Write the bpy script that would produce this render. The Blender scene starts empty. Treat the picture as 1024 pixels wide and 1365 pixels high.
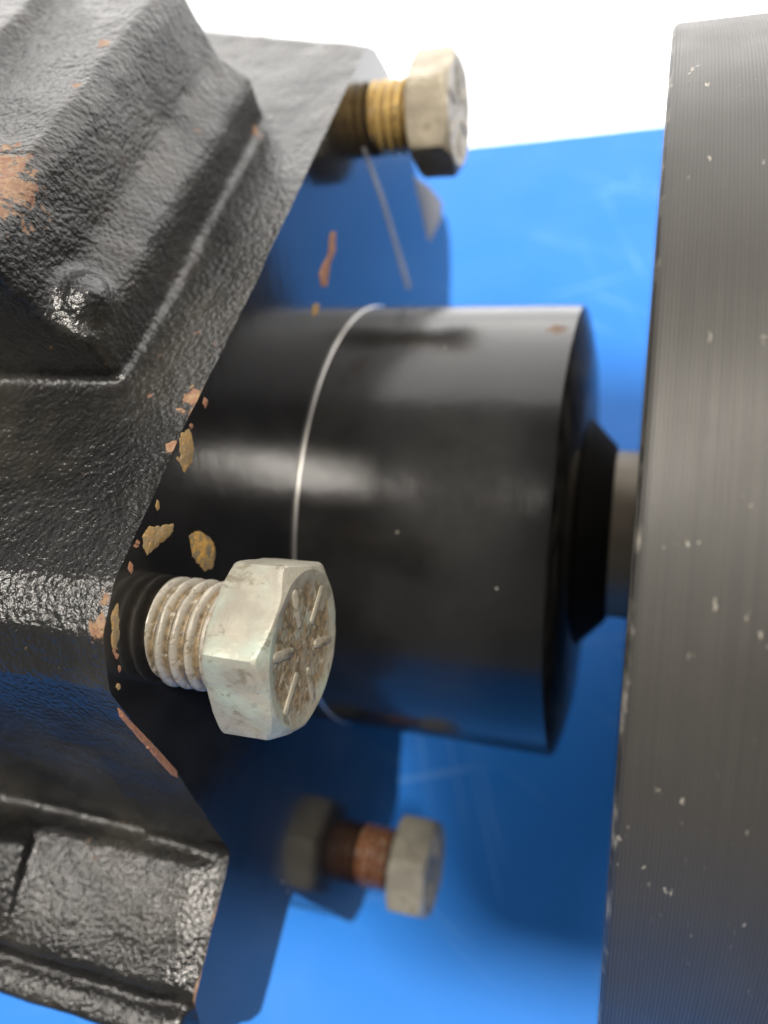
import bpy, bmesh, math, random
from mathutils import Vector, Matrix, noise
random.seed(4)
MM = 0.001
sc = bpy.context.scene

# ------------------------------------------------------------------ frame
# Machine frame in millimetres: x along the shaft, d away from the lens, w across (upwards in the picture).
PHI = math.radians(62)                    # the lens looks down on the bench by this much
FPX, PW, PH = 1027.0, 1024.0, 1365.0
N_ = Vector((1, -0.075, 335 / FPX)).normalized()          # shaft direction seen in the lens frame
FW = Vector((0, 0, -1))
ED = (FW - FW.dot(N_) * N_).normalized()
EW = ED.cross(N_)
if EW.y < 0:
    EW = -EW
W0, D0 = -1.0, 187.0                      # shaft axis
RB, RS, RD = 51.6, 19.3, 100.3            # barrel, shaft, disc radii
XF = -62.0                                # machined face of the flange
ZC = D0 * math.sin(PHI) - W0 * math.cos(PHI) + RD + 0.3   # lens height above the bench
cp, sp = math.cos(PHI), math.sin(PHI)

def P(x, w, d):
    """machine frame (mm) -> world (m); the bench top is z = 0"""
    return Vector((x, d * cp + w * sp, ZC - d * sp + w * cp)) * MM

def pix(px, py, X):
    """point of the plane x = X that stands at a place measured in the photograph"""
    v = Vector((px - PW / 2, PH / 2 - py, -FPX))
    x, w, d = v.dot(N_), v.dot(EW), v.dot(ED)
    k = X / x
    return (w * k, d * k)

# ------------------------------------------------------------------ camera
def dirw(c):                               # lens-frame vector -> world direction
    x, w, d = c.dot(N_), c.dot(EW), c.dot(ED)
    return Vector((x, d * cp + w * sp, -d * sp + w * cp))
cx_, cy_, cz_ = (dirw(Vector(v)) for v in ((1, 0, 0), (0, 1, 0), (0, 0, 1)))
cam = bpy.data.cameras.new('camera')
co = bpy.data.objects.new('camera', cam)
sc.collection.objects.link(co)
co.matrix_world = Matrix(((cx_.x, cy_.x, cz_.x, 0), (cx_.y, cy_.y, cz_.y, 0), (cx_.z, cy_.z, cz_.z, ZC * MM), (0, 0, 0, 1)))
cam.sensor_fit = 'VERTICAL'
cam.sensor_height = 36
cam.lens = 36 * FPX / PH
cam.clip_start, cam.clip_end = 0.005, 50
cam.dof.use_dof = True
cam.dof.focus_distance = 0.104
cam.dof.aperture_fstop = 27 / 2.5
sc.camera = co

# ------------------------------------------------------------------ light
wd = bpy.data.worlds.new('World')
sc.world = wd
wd.use_nodes = True
bg = wd.node_tree.nodes['Background']
bg.inputs[0].default_value = (1.0, 0.97, 0.92, 1)
bg.inputs[1].default_value = 0.27

def area(name, loc, target, sx, sy, power, col=(1, 1, 1)):
    l = bpy.data.lights.new(name, 'AREA')
    l.shape = 'RECTANGLE'
    l.size, l.size_y, l.energy, l.color = sx, sy, power, col
    o = bpy.data.objects.new(name, l)
    sc.collection.objects.link(o)
    o.location = loc
    o.rotation_euler = (Vector(target) - Vector(loc)).to_track_quat('-Z', 'Y').to_euler()
    return o
AX = Vector((-0.03, D0 * cp * MM, 0.1))
area('window_light', (0.0, 0.84, 0.64), (0.0, 0.0, 0.5), 1.9, 1.14, 13.5, (1.0, 0.97, 0.93))
area('ceiling_light', (-0.64, -0.16, 1.15), (-0.35, 0.05, 0.1), 0.24, 0.28, 8.0, (1.0, 0.94, 0.86))
area('ceiling_light', (0.42, -0.075, 1.15), (0.15, 0.07, 0.1), 0.32, 0.13, 17.0, (1.0, 0.93, 0.84))
area('wall_fill_lamp', (0.05, 0.44, -0.42), (0.05, 0.98, -0.2), 1.4, 0.3, 14)  # added fill lamp, hidden below the bench, to whiten the wall

vs = sc.view_settings
vs.view_transform = 'Standard'
vs.look = 'None'
vs.exposure = 0.45
vs.gamma = 1
sc.render.engine = 'CYCLES'
sc.cycles.use_denoising = True

# ------------------------------------------------------------------ materials
class MB:
    def __init__(s, name):
        s.m = bpy.data.materials.new(name)
        s.m.use_nodes = True
        s.t = s.m.node_tree
        s.b = s.t.nodes['Principled BSDF']
        s.geo = s.t.nodes.new('ShaderNodeNewGeometry')
        s.pos = s.geo.outputs['Position']
    def node(s, k, **kw):
        n = s.t.nodes.new(k)
        for a, v in kw.items():
            setattr(n, a, v)
        return n
    def put(s, sock, v):
        if isinstance(v, bpy.types.NodeSocket):
            s.t.links.new(v, sock)
        else:
            sock.default_value = v
    def set(s, **kw):
        for k, v in kw.items():
            s.put(s.b.inputs[k.replace('_', ' ')], v)
        return s
    def noise(s, scale, detail=3, rough=.5, vec=None, dist=0):
        n = s.node('ShaderNodeTexNoise')
        s.put(n.inputs['Vector'], vec or s.pos)
        n.inputs['Scale'].default_value = scale
        n.inputs['Detail'].default_value = detail
        n.inputs['Roughness'].default_value = rough
        n.inputs['Distortion'].default_value = dist
        return n.outputs['Fac']
    def scaled(s, v):
        n = s.node('ShaderNodeVectorMath', operation='MULTIPLY')
        s.put(n.inputs[0], s.pos)
        n.inputs[1].default_value = v
        return n.outputs[0]
    def math(s, op, a, b=0.0, c=None):
        n = s.node('ShaderNodeMath', operation=op)
        s.put(n.inputs[0], a)
        s.put(n.inputs[1], b)
        if c is not None:
            s.put(n.inputs[2], c)
        return n.outputs[0]
    def ramp(s, v, a, b, lo=0.0, hi=1.0):
        n = s.node('ShaderNodeMapRange', interpolation_type='SMOOTHSTEP')
        s.put(n.inputs[0], v)
        for i, q in enumerate((a, b, lo, hi)):
            n.inputs[i + 1].default_value = q
        return n.outputs[0]
    def mix(s, f, a, b):
        n = s.node('ShaderNodeMix', data_type='RGBA')
        s.put(n.inputs[0], f)
        for i, v in ((6, a), (7, b)):
            s.put(n.inputs[i], v if isinstance(v, bpy.types.NodeSocket) else (*v, 1))
        return n.outputs[2]
    def bump(s, h, dist, strength=1.0, normal=None):
        n = s.node('ShaderNodeBump')
        s.put(n.inputs['Height'], h)
        n.inputs['Distance'].default_value = dist
        n.inputs['Strength'].default_value = strength
        if normal:
            s.put(n.inputs['Normal'], normal)
        return n.outputs[0]
    def near(s, pt, r):
        """1 at the world point, falling to 0 at r metres, with a ragged edge"""
        n = s.node('ShaderNodeVectorMath', operation='DISTANCE')
        s.put(n.inputs[0], s.pos)
        n.inputs[1].default_value = pt
        d = s.math('ADD', n.outputs['Value'], s.math('MULTIPLY', s.noise(480, 5, .7), r * 3.6))
        return s.ramp(d, r * 2.55, r * 2.25)
    def vor(s, scale, feature='F1', vec=None, rnd=1.0):
        n = s.node('ShaderNodeTexVoronoi', feature=feature)
        s.put(n.inputs['Vector'], vec or s.pos)
        n.inputs['Scale'].default_value = scale
        n.inputs['Randomness'].default_value = rnd
        return n
    def sep(s):
        n = s.node('ShaderNodeSeparateXYZ')
        s.put(n.inputs[0], s.pos)
        return n.outputs

RUST = (0.125, 0.057, 0.03)
OCHRE = (0.18, 0.11, 0.055)

def rust_col(m, sc_=900):
    a = m.mix(m.ramp(m.noise(sc_, 4, .6), .35, .65), RUST, OCHRE)
    return m.mix(m.ramp(m.noise(sc_ * 2.3, 3), .55, .7), a, (0.11, 0.05, 0.028))

def mat_cast():
    m = MB('black_cast_paint')
    x = m.sep()[0]
    lump = m.math('SUBTRACT', m.math('MULTIPLY', m.noise(700, 2, .5), .5), m.math('MULTIPLY', m.vor(1250, 'SMOOTH_F1').outputs['Distance'], .8))
    fine = m.noise(2300, 2, .6)
    # dusty film in broad patches
    dust = m.ramp(m.noise(45, 5, .6), .42, .7)
    col = m.mix(dust, (0.005, 0.0049, 0.0047), (0.019, 0.0175, 0.014))
    # rust: worn machined edge, single chips, scattered pin-points
    edge = m.ramp(m.math('ADD', x, m.math('MULTIPLY', m.noise(230, 5, .7), 0.0034)), XF * MM + .0013, XF * MM + .0021)
    edge = m.math('MULTIPLY', edge, m.ramp(m.noise(48, 2), .56, .64))
    pins = m.math('MULTIPLY', m.ramp(m.noise(420, 3, .55), .69, .75), m.ramp(m.noise(38, 2), .5, .62))
    pins = m.math('MULTIPLY', pins, .6)
    msk = m.math('MAXIMUM', edge, pins)
    for pt, r in CHIP_SPOTS:
        msk = m.math('MAXIMUM', msk, m.near(pt, r))
    col = m.mix(msk, col, rust_col(m))
    m.set(Base_Color=col)
    r = m.ramp(m.noise(70, 4), .3, .7, .17, .30)
    m.set(Roughness=m.math('ADD', r, m.math('MULTIPLY', msk, .4)), Specular_IOR_Level=.52)
    h = m.math('ADD', m.math('MULTIPLY', lump, 1.0), m.math('MULTIPLY', fine, .55))
    m.set(Normal=m.bump(h, .00026, .85))
    return m.m

def mat_gloss(name, base, rough, spec, wear=()):
    m = MB(name)
    sm = m.ramp(m.noise(60, 5, .6), .35, .7)
    col = m.mix(sm, base, tuple(c * 1.4 + .002 for c in base))
    msk = None
    for pt, r in wear:
        k = m.near(pt, r)
        msk = k if msk is None else m.math('MAXIMUM', msk, k)
    dots = m.ramp(m.vor(210).outputs['Distance'], .075, .05)
    dots = m.math('MULTIPLY', dots, m.ramp(m.noise(60, 2), .56, .62))
    col = m.mix(m.math('MULTIPLY', dots, .7), col, (.33, .31, .26))
    rg = m.ramp(m.noise(85, 5, .65), .3, .72, rough * .9, rough * 1.2)
    if msk is not None:
        col = m.mix(msk, col, rust_col(m))
        rg = m.math('ADD', rg, m.math('MULTIPLY', msk, .4))
    m.set(Base_Color=col, Roughness=rg, Specular_IOR_Level=spec)
    # faint turning / brushing plus orange peel
    h = m.math('ADD', m.noise(300, 2), m.math('MULTIPLY', m.noise(900, 2, vec=m.scaled((1.6, .05, .05))), .25))
    m.set(Normal=m.bump(h, .00006, .5))
    return m.m

def mat_disc():
    m = MB('turned_dark_steel')
    x, y, z = m.sep()
    # turning grooves run round the rim: a wave along the shaft
    ph = m.math('ADD', m.math('MULTIPLY', x, 2 * math.pi / .00045), m.math('MULTIPLY', m.noise(70, 2), 1.2))
    g = m.math('SINE', ph)
    st = m.noise(1.0, 4, .65, vec=m.scaled((5200, 12, 12)))
    col = m.mix(m.ramp(m.noise(26, 5, .6), .3, .7), (.031, .029, .0255), (.042, .0395, .0345))
    col = m.mix(m.ramp(st, .25, .85), col, (.027, .0255, .023))
    wx = m.ramp(m.math('ADD', x, m.math('MULTIPLY', m.noise(320, 4, .7), .0022)), .0018, .00125)
    wx = m.math('MULTIPLY', wx, m.ramp(m.noise(120, 3), .45, .6))
    v = m.vor(700)
    dots = m.math('MULTIPLY', m.ramp(m.math('ADD', v.outputs['Distance'], m.math('MULTIPLY', m.noise(1500, 2), .1)), .15, .08),
                  m.ramp(m.noise(75, 4, .7), .53, .66))
    nick = m.math('MULTIPLY', m.ramp(m.noise(1.0, 3, .6, vec=m.scaled((900, 420, 420))), .67, .71), m.ramp(m.noise(70, 2), .5, .6))
    w = m.math('MAXIMUM', m.math('MAXIMUM', wx, dots), nick)
    col = m.mix(m.math('MULTIPLY', w, .75), col, (.27, .25, .21))
    m.set(Base_Color=col, Metallic=.1, Specular_IOR_Level=.38,
          Roughness=m.ramp(m.noise(40, 4), .3, .7, .40, .52))
    amp = m.ramp(m.noise(14, 2), .32, .62, .45, 1)
    h = m.math('ADD', m.math('MULTIPLY', g, amp), m.math('MULTIPLY', st, .3))
    h = m.math('SUBTRACT', h, m.math('MULTIPLY', dots, 1.5))
    m.set(Normal=m.bump(h, .00006, .75))
    return m.m

def mat_zinc(name, base, rust, amount, green=0.0, metal=.25, centre=None, r_in=0.0, axis=None):
    m = MB(name)
    n1 = m.noise(420, 5, .65)
    n2 = m.noise(160, 4, .6)
    col = m.mix(m.ramp(n2, .35, .65), base, tuple(c * .72 for c in base))
    col = m.mix(m.ramp(m.noise(110, 3), .48, .7, 0, green), col, (.25, .30, .25))
    grime = m.ramp(m.noise(260, 6, .7, dist=.6), .56, .66)
    col = m.mix(m.math('MULTIPLY', grime, .7), col, (.10, .085, .055))
    rm = m.ramp(m.math('ADD', n1, amount), .55, .72)
    if centre is not None:
        n = m.node('ShaderNodeVectorMath', operation='DISTANCE')
        m.put(n.inputs[0], m.pos)
        n.inputs[1].default_value = centre
        d = m.math('ADD', n.outputs['Value'], m.math('MULTIPLY', m.noise(500, 3), .003))
        inner = m.math('MULTIPLY', m.ramp(d, r_in + .0017, r_in + .0002), m.ramp(n1, .36, .52, .25, .95))
        rm = m.math('MAXIMUM', rm, inner)
    if axis is not None:                     # dirt packed in the thread roots
        n = m.node('ShaderNodeVectorMath', operation='MULTIPLY')
        m.put(n.inputs[0], m.node('ShaderNodeVectorMath', operation='SUBTRACT').outputs[0])
        q = n.inputs[0].links[0].from_node
        m.put(q.inputs[0], m.pos)
        q.inputs[1].default_value = P(0, *axis)
        n.inputs[1].default_value = (0, 1, 1)
        ln = m.node('ShaderNodeVectorMath', operation='LENGTH')
        m.put(ln.inputs[0], n.outputs[0])
        rm = m.math('MAXIMUM', rm, m.ramp(m.math('ADD', ln.outputs['Value'], m.math('MULTIPLY', n2, .0006)), .0078, .0072, 0, .9))
    rc = m.mix(m.ramp(m.noise(1000, 4, .6), .4, .62), rust, tuple(c * .45 for c in rust))
    rc = m.mix(m.ramp(m.noise(700, 3), .58, .68), rc, (.25, .22, .165))
    col = m.mix(rm, col, rc)
    m.set(Base_Color=col, Metallic=m.math('MULTIPLY', m.math('SUBTRACT', 1.0, rm), metal),
          Roughness=m.ramp(n2, .3, .7, .36, .55))
    h = m.math('ADD', m.noise(800, 4, .6), m.math('MULTIPLY', rm, -.4))
    m.set(Normal=m.bump(h, .00025, .6))
    return m.m

def mat_rust_chip(name, c1, c2):
    m = MB(name)
    col = m.mix(m.ramp(m.noise(800, 4, .6), .4, .6), c1, c2)
    col = m.mix(m.ramp(m.vor(900).outputs['Distance'], .25, .1), col, tuple(min(1, c * 1.5) for c in c2))
    m.set(Base_Color=col, Roughness=.75)
    m.set(Normal=m.bump(m.noise(1300, 4, .65), .0003, .8))
    return m.m

def mat_table():
    m = MB('blue_bench_paint')
    col = m.mix(m.ramp(m.noise(7, 4, .55), .3, .7), (.014, .146, .50), (.016, .152, .52))
    ln = []
    for ang, k in ((.5, 9), (-.35, 7), (1.2, 8)):
        n = m.node('ShaderNodeVectorRotate', rotation_type='Z_AXIS')
        m.put(n.inputs['Vector'], m.pos)
        n.inputs['Angle'].default_value = ang
        v = m.node('ShaderNodeVectorMath', operation='MULTIPLY')
        m.put(v.inputs[0], n.outputs[0])
        v.inputs[1].default_value = (k, 260, 1)
        ln.append(m.ramp(m.noise(1.0, 2, .5, vec=v.outputs[0]), .63, .69))
    s = m.math('MAXIMUM', ln[0], m.math('MAXIMUM', ln[1], ln[2]))
    s = m.math('MULTIPLY', s, m.ramp(m.noise(14, 3), .42, .62, .02, .24))
    col = m.mix(s, col, (.20, .40, .72))
    m.set(Base_Color=col, Roughness=m.ramp(m.noise(30, 4), .3, .7, .44, .56), Specular_IOR_Level=.2)
    m.set(Normal=m.bump(m.noise(160, 3), .0001, .3))
    return m.m

def mat_plain(name, col, rough=.6, bump=0.0, metal=0.0):
    m = MB(name)
    c = m.mix(m.ramp(m.noise(120, 4), .3, .7), col, tuple(k * .8 for k in col))
    m.set(Base_Color=c, Roughness=rough, Metallic=metal)
    if bump:
        m.set(Normal=m.bump(m.noise(500, 4), bump, .5))
    return m.m

# ------------------------------------------------------------------ helpers
def obj(name, bm, mat, parent=None, smooth=True, angle=35):
    me = bpy.data.meshes.new(name)
    bm.normal_update()
    bm.to_mesh(me)
    bm.free()
    if smooth:
        me.shade_smooth()
        if angle:
            me.set_sharp_from_angle(angle=math.radians(angle))
    me.materials.append(mat)
    o = bpy.data.objects.new(name, me)
    sc.collection.objects.link(o)
    if parent:
        o.parent = parent
        o.matrix_parent_inverse = parent.matrix_world.inverted()
    return o

def thing(name, label, cat, loc, group=None):
    o = bpy.data.objects.new(name, None)
    sc.collection.objects.link(o)
    o.location = loc
    o.empty_display_size = .02
    o.matrix_world = Matrix.Translation(loc)
    o['label'] = label
    o['category'] = cat
    if group:
        o['group'] = group
    return o

def loft(bm, rings, closed=True, cap0=False, cap1=False):
    rows = [[bm.verts.new(p) for p in r] for r in rings]
    n = len(rows[0])
    for a, b in zip(rows, rows[1:]):
        for i in range(n if closed else n - 1):
            j = (i + 1) % n
            bm.faces.new((a[i], a[j], b[j], b[i]))
    if cap0:
        bm.faces.new(rows[0][::-1])
    if cap1:
        bm.faces.new(rows[-1])
    return rows

def prism(bm, poly, x0, x1, f=None):
    """poly in (w, d), pushed from x0 to x1"""
    f = f or (lambda x, q: P(x, *q))
    loft(bm, [[f(x0, q) for q in poly], [f(x1, q) for q in poly]], True, True, True)

def lathe(bm, prof, seg=160, axis=(W0, D0), cap0=True, cap1=True):
    """prof: list of (x, r) round an axis parallel to the shaft"""
    rings = []
    for x, r in prof:
        rings.append([P(x, axis[0] + r * math.sin(2 * math.pi * k / seg), axis[1] + r * math.cos(2 * math.pi * k / seg)) for k in range(seg)])
    loft(bm, rings, True, cap0, cap1)
    bmesh.ops.recalc_face_normals(bm, faces=bm.faces[:])

def rounded(pts, r, n=5):
    out = []
    m = len(pts)
    for i in range(m):
        p0, p1, p2 = (Vector(pts[(i + k) % m]) for k in (-1, 0, 1))
        a, b = (p0 - p1), (p2 - p1)
        q = min(r, a.length * .45, b.length * .45)
        A, B = p1 + a.normalized() * q, p1 + b.normalized() * q
        for k in range(n + 1):
            t = k / n
            out.append(((1 - t) ** 2 * A + 2 * t * (1 - t) * p1 + t * t * B)[:])
    return out

# ------------------------------------------------------------------ setting
bm = bmesh.new()
T = [(-1.3, 0.585 + .19), (-1.3, -.7), (1.0, -.7), (1.0, .535)]
def edge_y(x):
    return 0.379 + x * .05
T = [(-1.3, edge_y(-1.3)), (-1.3, -.7), (1.0, -.7), (1.0, edge_y(1.0))]
loft(bm, [[Vector((x, y, -.03)) for x, y in T], [Vector((x, y, 0)) for x, y in T]], True, True, True)
bmesh.ops.recalc_face_normals(bm, faces=bm.faces[:])
bmesh.ops.bevel(bm, geom=[e for e in bm.edges], offset=.003, segments=3, affect='EDGES')
o = obj('bench_top', bm, mat_table())
o['kind'] = 'structure'
bm = bmesh.new()
# white wall and floor behind the bench, one cove
prof = [(-.6, -.82)] + [(.98 - .12 + .12 * math.sin(a), -.70 - .12 * math.cos(a)) for a in [math.pi / 2 * k / 8 for k in range(9)]] + [(.98, 1.5)]
loft(bm, [[Vector((-2.2, y, z)) for y, z in prof], [Vector((2.2, y, z)) for y, z in prof]], False)
o = obj('wall', bm, mat_plain('white_wall', (.84, .84, .84), .7))
o['kind'] = 'structure'

# ------------------------------------------------------------------ pump housing
BOLTS = {'near': (-19.4, 97.5), 'top': (89.4, 165.0), 'low': (-91.5, 196.0)}
P0 = Vector((-4.1, 86.7))
S_, NN = Vector((.839, .544)), Vector((.544, -.839))
def flank(s, h):
    q = P0 + S_ * s + NN * h
    return (q.x, q.y)

CHIP_SPOTS = [(P(-87.5, *flank(36, 27)), .0075), (P(-89, *flank(41, 27)), .005), (P(-62.5, *flank(22, 0)), .0030), (P(-62.5, *flank(13, 0)), .0016),
              (P(-63, -17, 82), .0026), (P(-63, -13.5, 83), .0018), (P(-77, *flank(92, 1)), .0018), (P(-88, *flank(74, 27)), .0016),
              (P(-87, *flank(62, 27)), .0014), (P(-70, *flank(22, 0)), .0011)]
housing = thing('pump_housing', 'black painted cast iron pump housing with bolted flange and round barrel', 'housing', P(-90, W0, D0))

face_poly = [(98.8, 153.4), (84.9, 144.4), (32.6, 111), (11.1, 96.3), (-4.1, 86.7), (-11.5, 82.3), (-18.3, 81.0), (-25.5, 83.3), (-31, 89.0), (-41.9, 101.5),
             (-60.5, 119.2), (-81.4, 111.2), (-87, 114), (-97.5, 132.5), (-98.6, 137), (-94, 140.5), (-80.4, 148.4), (-103, 184), (-106.5, 190), (-106, 197), (-91, 222),
             (-87, 226), (-61, 224), (-40, 232), (0, 245), (40, 248), (70, 243.5), (80, 241), (88, 237), (91.8, 231), (91.5, 214), (90.5, 197), (99, 181), (102.8, 170), (102.5, 160)]
bm = bmesh.new()
prism(bm, face_poly, -78, -54)
neck = [(99.5, 158), (97.2, 152.4), (84.9, 144.4), (32.6, 111), (11.1, 96.3), (-4.1, 86.7), (-11.5, 82.3), (-18.3, 81.0), (-25.5, 83.3), (-31, 89.0), (-41.9, 101.5),
        (-60.5, 121.2), (-60, 150), (30, 170), (90, 185)]
loft(bm, [[P(-170, *q) for q in [(134, 175), (123, 169)] + neck[2:]], [P(-54, *q) for q in neck]], True, True, True)
# boss riding on the upper flank: profile in (x, height) pushed along the flank
bp = [(-77.4, -8), (-76.6, 7.5), (-77.2, 9.6), (-80.5, 12.6), (-81.6, 14.2), (-83.4, 25.0), (-85.5, 27.2), (-103, 29.5), (-105, 32), (-170, 36), (-170, -8)]
rings = []
for s in (25.5, 45, 70, 98):
    rings.append([P(x, *flank(s - (.10 * h if s < 30 else .05 * h if s > 90 else 0), h)) for x, h in bp])
loft(bm, rings, True, True, True)
# paint lump at the boss corner
bmesh.ops.create_icosphere(bm, subdivisions=3, radius=1, matrix=Matrix.Translation(P(-81.0, *flank(31.0, 10.6))) @ Matrix.Diagonal((.0050, .0052, .0046, 1)))
# lower lug and its foot lip
lug = [(-60.5, 119.4), (-62.5, 116.0), (-67, 113.6), (-73.5, 111.0), (-80, 108.9), (-82.2, 110.6), (-84, 116), (-98.6, 137), (-80.4, 148.4), (-50, 135)]
def lug_at(x, back):                       # the lug rounds off towards the machined face
    return [P(x, w - (back * .25 if k < 3 else 0), d + back) if k < 6 else P(x, w, d) for k, (w, d) in enumerate(lug)]
loft(bm, [lug_at(-170, 0), lug_at(-71, 0), lug_at(-67.5, .5), lug_at(-65, 1.4), lug_at(-63, 2.8), lug_at(-54, 9)], True, True, True)
lip = [(-81.5, 114.5), (-84.0, 109.2), (-87.6, 107.6), (-89.5, 110), (-99, 130), (-90, 140)]
prism(bm, lip, -170, -63.5)
prism(bm, [(-62, 116), (-64, 111.5), (-80, 107.5), (-82, 116), (-70, 124)], -170, -99)
bmesh.ops.recalc_face_normals(bm, faces=bm.faces[:])
raw = obj('casting_raw', bm, bpy.data.materials.new('raw'), smooth=False)
md = raw.modifiers.new('remesh', 'REMESH')
md.mode = 'VOXEL'
md.voxel_size = .00075
md = raw.modifiers.new('smooth', 'SMOOTH')
md.factor, md.iterations = .5, 5
dg = bpy.context.evaluated_depsgraph_get()
me = bpy.data.meshes.new_from_object(raw.evaluated_get(dg))
bpy.data.objects.remove(raw)
bm = bmesh.new()
bm.from_mesh(me)
bpy.data.meshes.remove(me)
bm.normal_update()
for v in bm.verts:
    p = v.co * 1000
    v.co += v.normal * (noise.noise(p * .05) * .0006 + noise.noise(p * .16) * .00020 + noise.noise(p * .5) * .00009)
bmesh.ops.bisect_plane(bm, geom=bm.verts[:] + bm.edges[:] + bm.faces[:], plane_co=(XF * MM, 0, 0), plane_no=(1, 0, 0), clear_outer=True, dist=1e-7)
bmesh.ops.delete(bm, geom=[f for f in bm.faces if f.calc_center_median().x < -.166], context='FACES')
# the machined face closes the cut
fb = bmesh.new()
mp = {}
for e in bm.edges:
    if e.is_boundary and all(abs(v.co.x - XF * MM) < 1e-6 for v in e.verts):
        vv = []
        for v in e.verts:
            if v not in mp:
                mp[v] = fb.verts.new((XF * MM, v.co.y, v.co.z))
            vv.append(mp[v])
        fb.edges.new(vv)
bmesh.ops.triangle_fill(fb, use_beauty=True, use_dissolve=False, edges=fb.edges[:], normal=(1, 0, 0))
for f in fb.faces:
    if f.normal.x < 0:
        f.normal_flip()
casting = obj('casting', bm, mat_cast(), housing, angle=60)
gloss_wear = []
face_m = mat_gloss('gloss_black_face', (.0045, .0045, .005), .13, .5)
face_m.node_tree.nodes['Principled BSDF'].inputs['IOR'].default_value = 1.66
obj('flange_face', fb, face_m, housing, smooth=False)

# barrel: plain turned cylinder with chamfered end
barrel_m = mat_gloss('satin_black_barrel', (.0055, .0052, .005), .21, .45,
                     [(P(-17, W0 + RB * math.sin(.87), D0 - RB * math.cos(.87)), .0026)])
bm = bmesh.new()
lathe(bm, [(XF - .5, RB), (XF + 1.2, RB), (-40, RB), (-14.3, RB), (-13.7, RB - .2), (-13.3, RB - .8), (-12.3, RB - 4.5), (-11.2, RB - 10), (-10.8, 24)], 220, cap0=False, cap1=True)
obj('barrel', bm, barrel_m, housing)
bm = bmesh.new()
prof = []
for k in range(9):
    a = math.pi * k / 8
    prof.append((XF - .05 + .3 - .3 * math.cos(a), RB - .1 + .42 * math.sin(a)))
lathe(bm, prof, 220, cap0=False, cap1=False)
obj('joint_ring', bm, mat_plain('bare_bright_edge', (.55, .53, .5), .28, metal=.9), housing)
bm = bmesh.new()
lathe(bm, [(-12.5, 27.2), (-11.0, 26.8), (-10.4, 26.2), (-5.4, 20.9), (-4.8, 20.2), (-4.6, 15)], 120)
obj('seal_boss', bm, mat_plain('dull_black_boss', (.013, .0125, .012), .45, .0001), housing)

# flaked patches on the machined face, each a thin ragged scale
def flake(pts, mat, thick=.13, jit=1.0, name='rust_flake'):
    q = [Vector(pix(px, py, XF)) for px, py in pts]
    c = sum(q, Vector((0, 0))) / len(q)
    fine = []
    for i in range(len(q)):
        a, b = q[i], q[(i + 1) % len(q)]
        n = max(2, int((b - a).length / .22))
        fine += [a.lerp(b, k / n) for k in range(n)]
    out, inn = [], []
    for v in fine:
        e = v - c
        g = Vector((v.x, v.y, 3.0))
        k = (noise.noise(g * .8) * .45 + noise.noise(g * 2.1) * .3) * jit
        u = e.normalized() * k
        out.append(c + e + u)
        inn.append(c + (e + u) * .9)
    bm = bmesh.new()
    loft(bm, [[P(XF - .1, *p) for p in out], [P(XF + thick * .35, *p) for p in out], [P(XF + thick, *p) for p in inn]], True, False, True)
    bmesh.ops.recalc_face_normals(bm, faces=bm.faces[:])
    return obj(name, bm, mat, housing)
m_ochre = mat_rust_chip('ochre_flake', (.165, .115, .055), (.21, .13, .045))
m_gold = mat_rust_chip('golden_flake', (.10, .08, .048), (.27, .15, .028))
m_rust = mat_rust_chip('rust_edge', (.16, .07, .038), (.20, .095, .05))
flake([(189, 716), (197, 703), (215, 701), (230, 698), (231, 708), (215, 724), (197, 738), (190, 732)], m_ochre)
flake([(252, 715), (264, 706), (276, 712), (287, 730), (285, 755), (272, 760), (257, 742)], m_gold)
flake([(241, 578), (252, 572), (258, 592), (256, 618), (246, 628), (239, 615)], m_ochre)
flake([(149, 812), (157, 805), (159, 850), (154, 868), (148, 862)], m_ochre)
flake([(430, 352), (438, 338), (440, 310), (447, 309), (447, 335), (440, 352), (436, 382), (428, 383), (425, 366)], m_rust, .15)
flake([(417, 406), (424, 404), (425, 418), (418, 420)], m_gold, .2)
flake([(158, 944), (165, 953), (203, 992), (235, 1028), (236, 1036), (229, 1033), (198, 999), (160, 955)], m_rust, .3, .7)
# small crumbs of rust clustered along the near rim of the face
rim = [(276, 512), (262, 540), (243, 572), (236, 592), (205, 655), (196, 680), (182, 708), (166, 745), (152, 790), (146, 815), (143, 845), (144, 880), (150, 915), (156, 935)]
for k in range(12):
    i = random.randrange(len(rim) - 1)
    t = random.random()
    px = rim[i][0] * (1 - t) + rim[i + 1][0] * t + random.uniform(7, 13)
    py = rim[i][1] * (1 - t) + rim[i + 1][1] * t
    a, b = random.uniform(1.5, 4), random.uniform(2.5, 8)
    flake([(px - a, py), (px - a * .3, py - b), (px + a * .8, py - b * .6), (px + a, py + b * .3), (px, py + b)], random.choice((m_ochre, m_rust, m_rust, m_ochre)), .06, .6)
m_grey = mat_plain('grey_glint_paint', (.20, .185, .16), .6, .0001)
flake([(551, 234), (572, 248), (590, 270), (588, 292), (572, 324), (566, 300)], m_grey, .12, .5, 'glint_patch')  # grey painted in for the white reflected by this corner's facet
m_scr = mat_plain('dull_scratch', (.13, .13, .135), .5)
flake([(482, 196), (487, 196), (512, 262), (527, 312), (549, 384), (542, 386), (522, 316), (506, 264)], m_scr, .08, .3, 'scratch')

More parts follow.
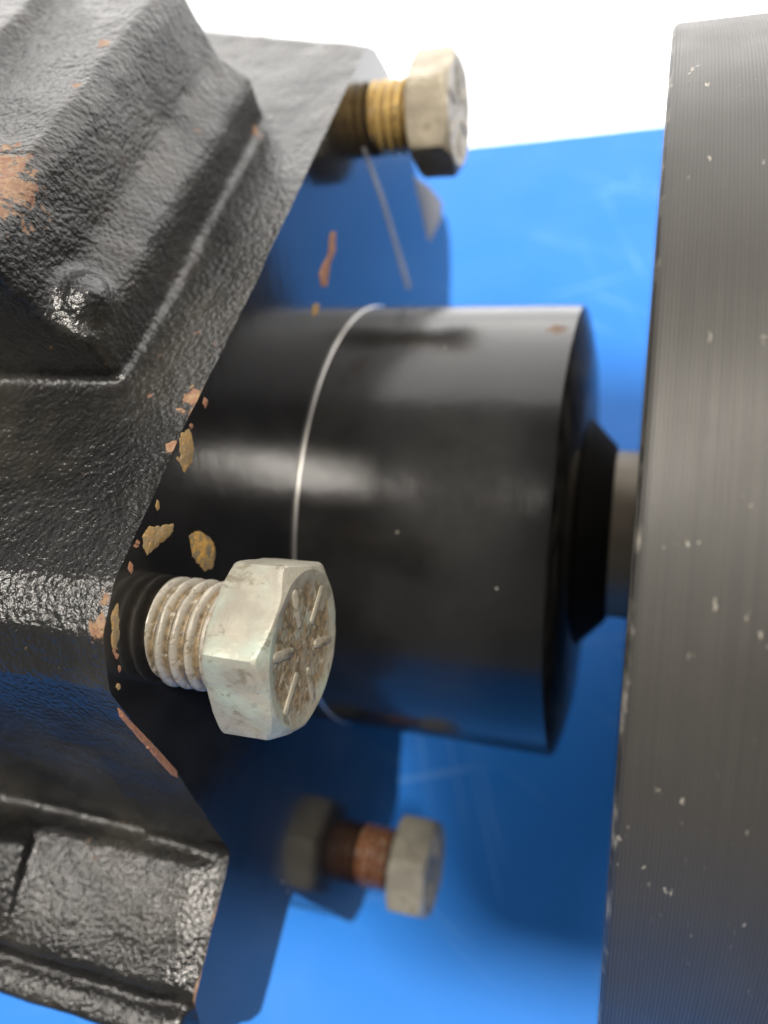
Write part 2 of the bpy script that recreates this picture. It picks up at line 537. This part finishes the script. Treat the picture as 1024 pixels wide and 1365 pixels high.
# ------------------------------------------------------------------ disc on the shaft
disc = thing('drive_disc', 'large dark steel disc with turned rim beside the black barrel', 'disc', P(25, W0, D0))
bm = bmesh.new()
prof = [(.12, 19), (.12, RD - 1.2), (.2, RD - .75), (.6, RD - .2), (1.1, RD)] + [(2 + k * 4, RD) for k in range(14)] + [(57, RD - 1), (57, 19)]
lathe(bm, prof, 512, cap0=False, cap1=False)
obj('rim', bm, mat_disc(), disc)
bm = bmesh.new()
lathe(bm, [(-4.7, RS), (0, RS), (70, RS)], 120)
obj('shaft', bm, mat_plain('tan_shaft_steel', (.20, .165, .12), .45, .00008, .3), disc)

# ------------------------------------------------------------------ bolts
PITCH = 2.31
def bolt(label, wd, x_under, head_h, af, turn, m_head, m_thread, m_mark, mark_turn=0.0):
    w0, d0 = wd
    root = thing('hex_bolt', label, 'bolt', P(XF, w0, d0), 'loosened flange bolts')
    rt = 7.9
    # threaded shank: a true helix sampled along x and round the axis
    bm = bmesh.new()
    seg, nx = 56, int((x_under + .3 - XF + 2.5) / (PITCH / 12))
    rings = []
    for i in range(nx + 1):
        x = XF - 2.5 + i * (PITCH / 12)
        ring = []
        for k in range(seg):
            a = 2 * math.pi * k / seg
            u = ((x / PITCH) + a / (2 * math.pi)) % 1.0
            t = abs(u - .5) * 2
            r = rt - 1.3 * max(0.0, min(1.0, (t - .2) / .72))
            r += noise.noise(Vector((x * 1.3, 2.5 * math.cos(a) + w0, 2.5 * math.sin(a)))) * .13
            ring.append(P(x, w0 + r * math.sin(a), d0 + r * math.cos(a)))
        rings.append(ring)
    loft(bm, rings, True, True, True)
    bmesh.ops.recalc_face_normals(bm, faces=bm.faces[:])
    obj('threaded_shank', bm, m_thread, root, angle=None)
    # hexagon head, both ends chamfered by a cone, face slightly dished
    bm = bmesh.new()
    seg = 96
    inr = af / 2
    def hexr(a):
        b = (a - turn) % (math.pi / 3) - math.pi / 6
        r = inr / math.cos(b)
        return min(r, inr * 1.138)
    def ring(x_of, rr):
        return [P(x_of(rr(2 * math.pi * k / seg)), w0 + rr(2 * math.pi * k / seg) * math.sin(2 * math.pi * k / seg),
                  d0 - rr(2 * math.pi * k / seg) * math.cos(2 * math.pi * k / seg)) for k in range(seg)]
    xe = x_under + head_h
    top = lambda r: xe - max(0, r - inr * .965) * .62
    bot = lambda r: x_under + max(0, r - inr * 1.02) * .45
    rings = [ring(lambda r: x_under, lambda a: 6.0), ring(lambda r: x_under, lambda a: inr * .9), ring(bot, lambda a: hexr(a) * .985),
             ring(lambda r: bot(r) + .35, hexr), ring(lambda r: x_under + head_h * .5, hexr), ring(lambda r: top(r) - .4, hexr), ring(lambda r: top(r) - .06, lambda a: hexr(a) * .978),
             ring(lambda r: xe, lambda a: inr * .95), ring(lambda r: xe - .05, lambda a: inr * .88), ring(lambda r: xe - .3, lambda a: inr * .80), ring(lambda r: xe - .32, lambda a: inr * .4), ring(lambda r: xe - .32, lambda a: .6)]
    loft(bm, rings, True, True, True)
    bmesh.ops.recalc_face_normals(bm, faces=bm.faces[:])
    for v in bm.verts:
        p = v.co * 1000
        v.co += Vector((noise.noise(p * .35), noise.noise(p * .35 + Vector((9, 0, 0))), noise.noise(p * .35 + Vector((0, 9, 0))))) * .00013
    head = obj('head', bm, m_head, root, angle=28)
    # six raised radial strokes
    for k in range(6):
        a = turn + mark_turn + k * math.pi / 3
        bm = bmesh.new()
        c, s_ = math.cos(a), math.sin(a)
        def q(u, v, x):
            return P(x, w0 + u * s_ + v * c, d0 - u * c + v * s_)
        r0, r1, hw = inr * .30, inr * .84, .74
        def outline(g):
            pts = []
            for i in range(5):
                b = -math.pi / 2 + math.pi * i / 4
                pts.append((r1 - hw + (hw - g) * math.cos(b), (hw - g) * math.sin(b)))
            for i in range(5):
                b = math.pi / 2 + math.pi * i / 4
                pts.append((r0 + hw + (hw - g) * math.cos(b), (hw - g) * math.sin(b)))
            return pts
        loft(bm, [[q(u, v, xe - .6) for u, v in outline(0)], [q(u, v, xe - .08) for u, v in outline(.1)], [q(u, v, xe + .05) for u, v in outline(.34)]], True, False, True)
        bmesh.ops.recalc_face_normals(bm, faces=bm.faces[:])
        obj('grade_mark', bm, m_mark, head)
    return root

PALE = (.255, .238, .192)
z_mark = mat_zinc('pale_zinc_mark', (.27, .245, .19), (.17, .12, .06), -.02)
c1 = P(-41.5, *BOLTS['near'])
bolt('large near zinc bolt with rust in its face marks, standing out of the flange nose', BOLTS['near'], -50.4, 8.9, 22.9, 0.0,
     mat_zinc('pale_zinc_head', PALE, (.17, .125, .07), -.06, .75, .2, c1, .0098),
     mat_zinc('corroded_zinc_thread', (.27, .245, .20), (.15, .105, .05), .03, .1, .25, axis=BOLTS['near']), z_mark)
bolt('brassy threaded bolt at the top of the flange against the white wall', BOLTS['top'], -52.3, 9.2, 22.9, math.radians(4),
     mat_zinc('cream_zinc_head', (.29, .255, .19), (.20, .14, .07), -.03, .0, .25),
     mat_zinc('yellow_zinc_thread', (.46, .32, .11), (.28, .17, .05), .03, .0, .5, axis=BOLTS['top']), z_mark)
bolt('blurred bolt with rusty brown thread at the bottom of the flange over the blue bench', BOLTS['low'], -52.3, 9.6, 22.9, math.radians(26),
     mat_zinc('grey_zinc_head', (.28, .26, .21), (.2, .14, .08), -.05, .1, .25),
     mat_zinc('rusted_thread', (.16, .065, .025), (.10, .036, .014), .12, .0, .0, axis=BOLTS['low']), z_mark)
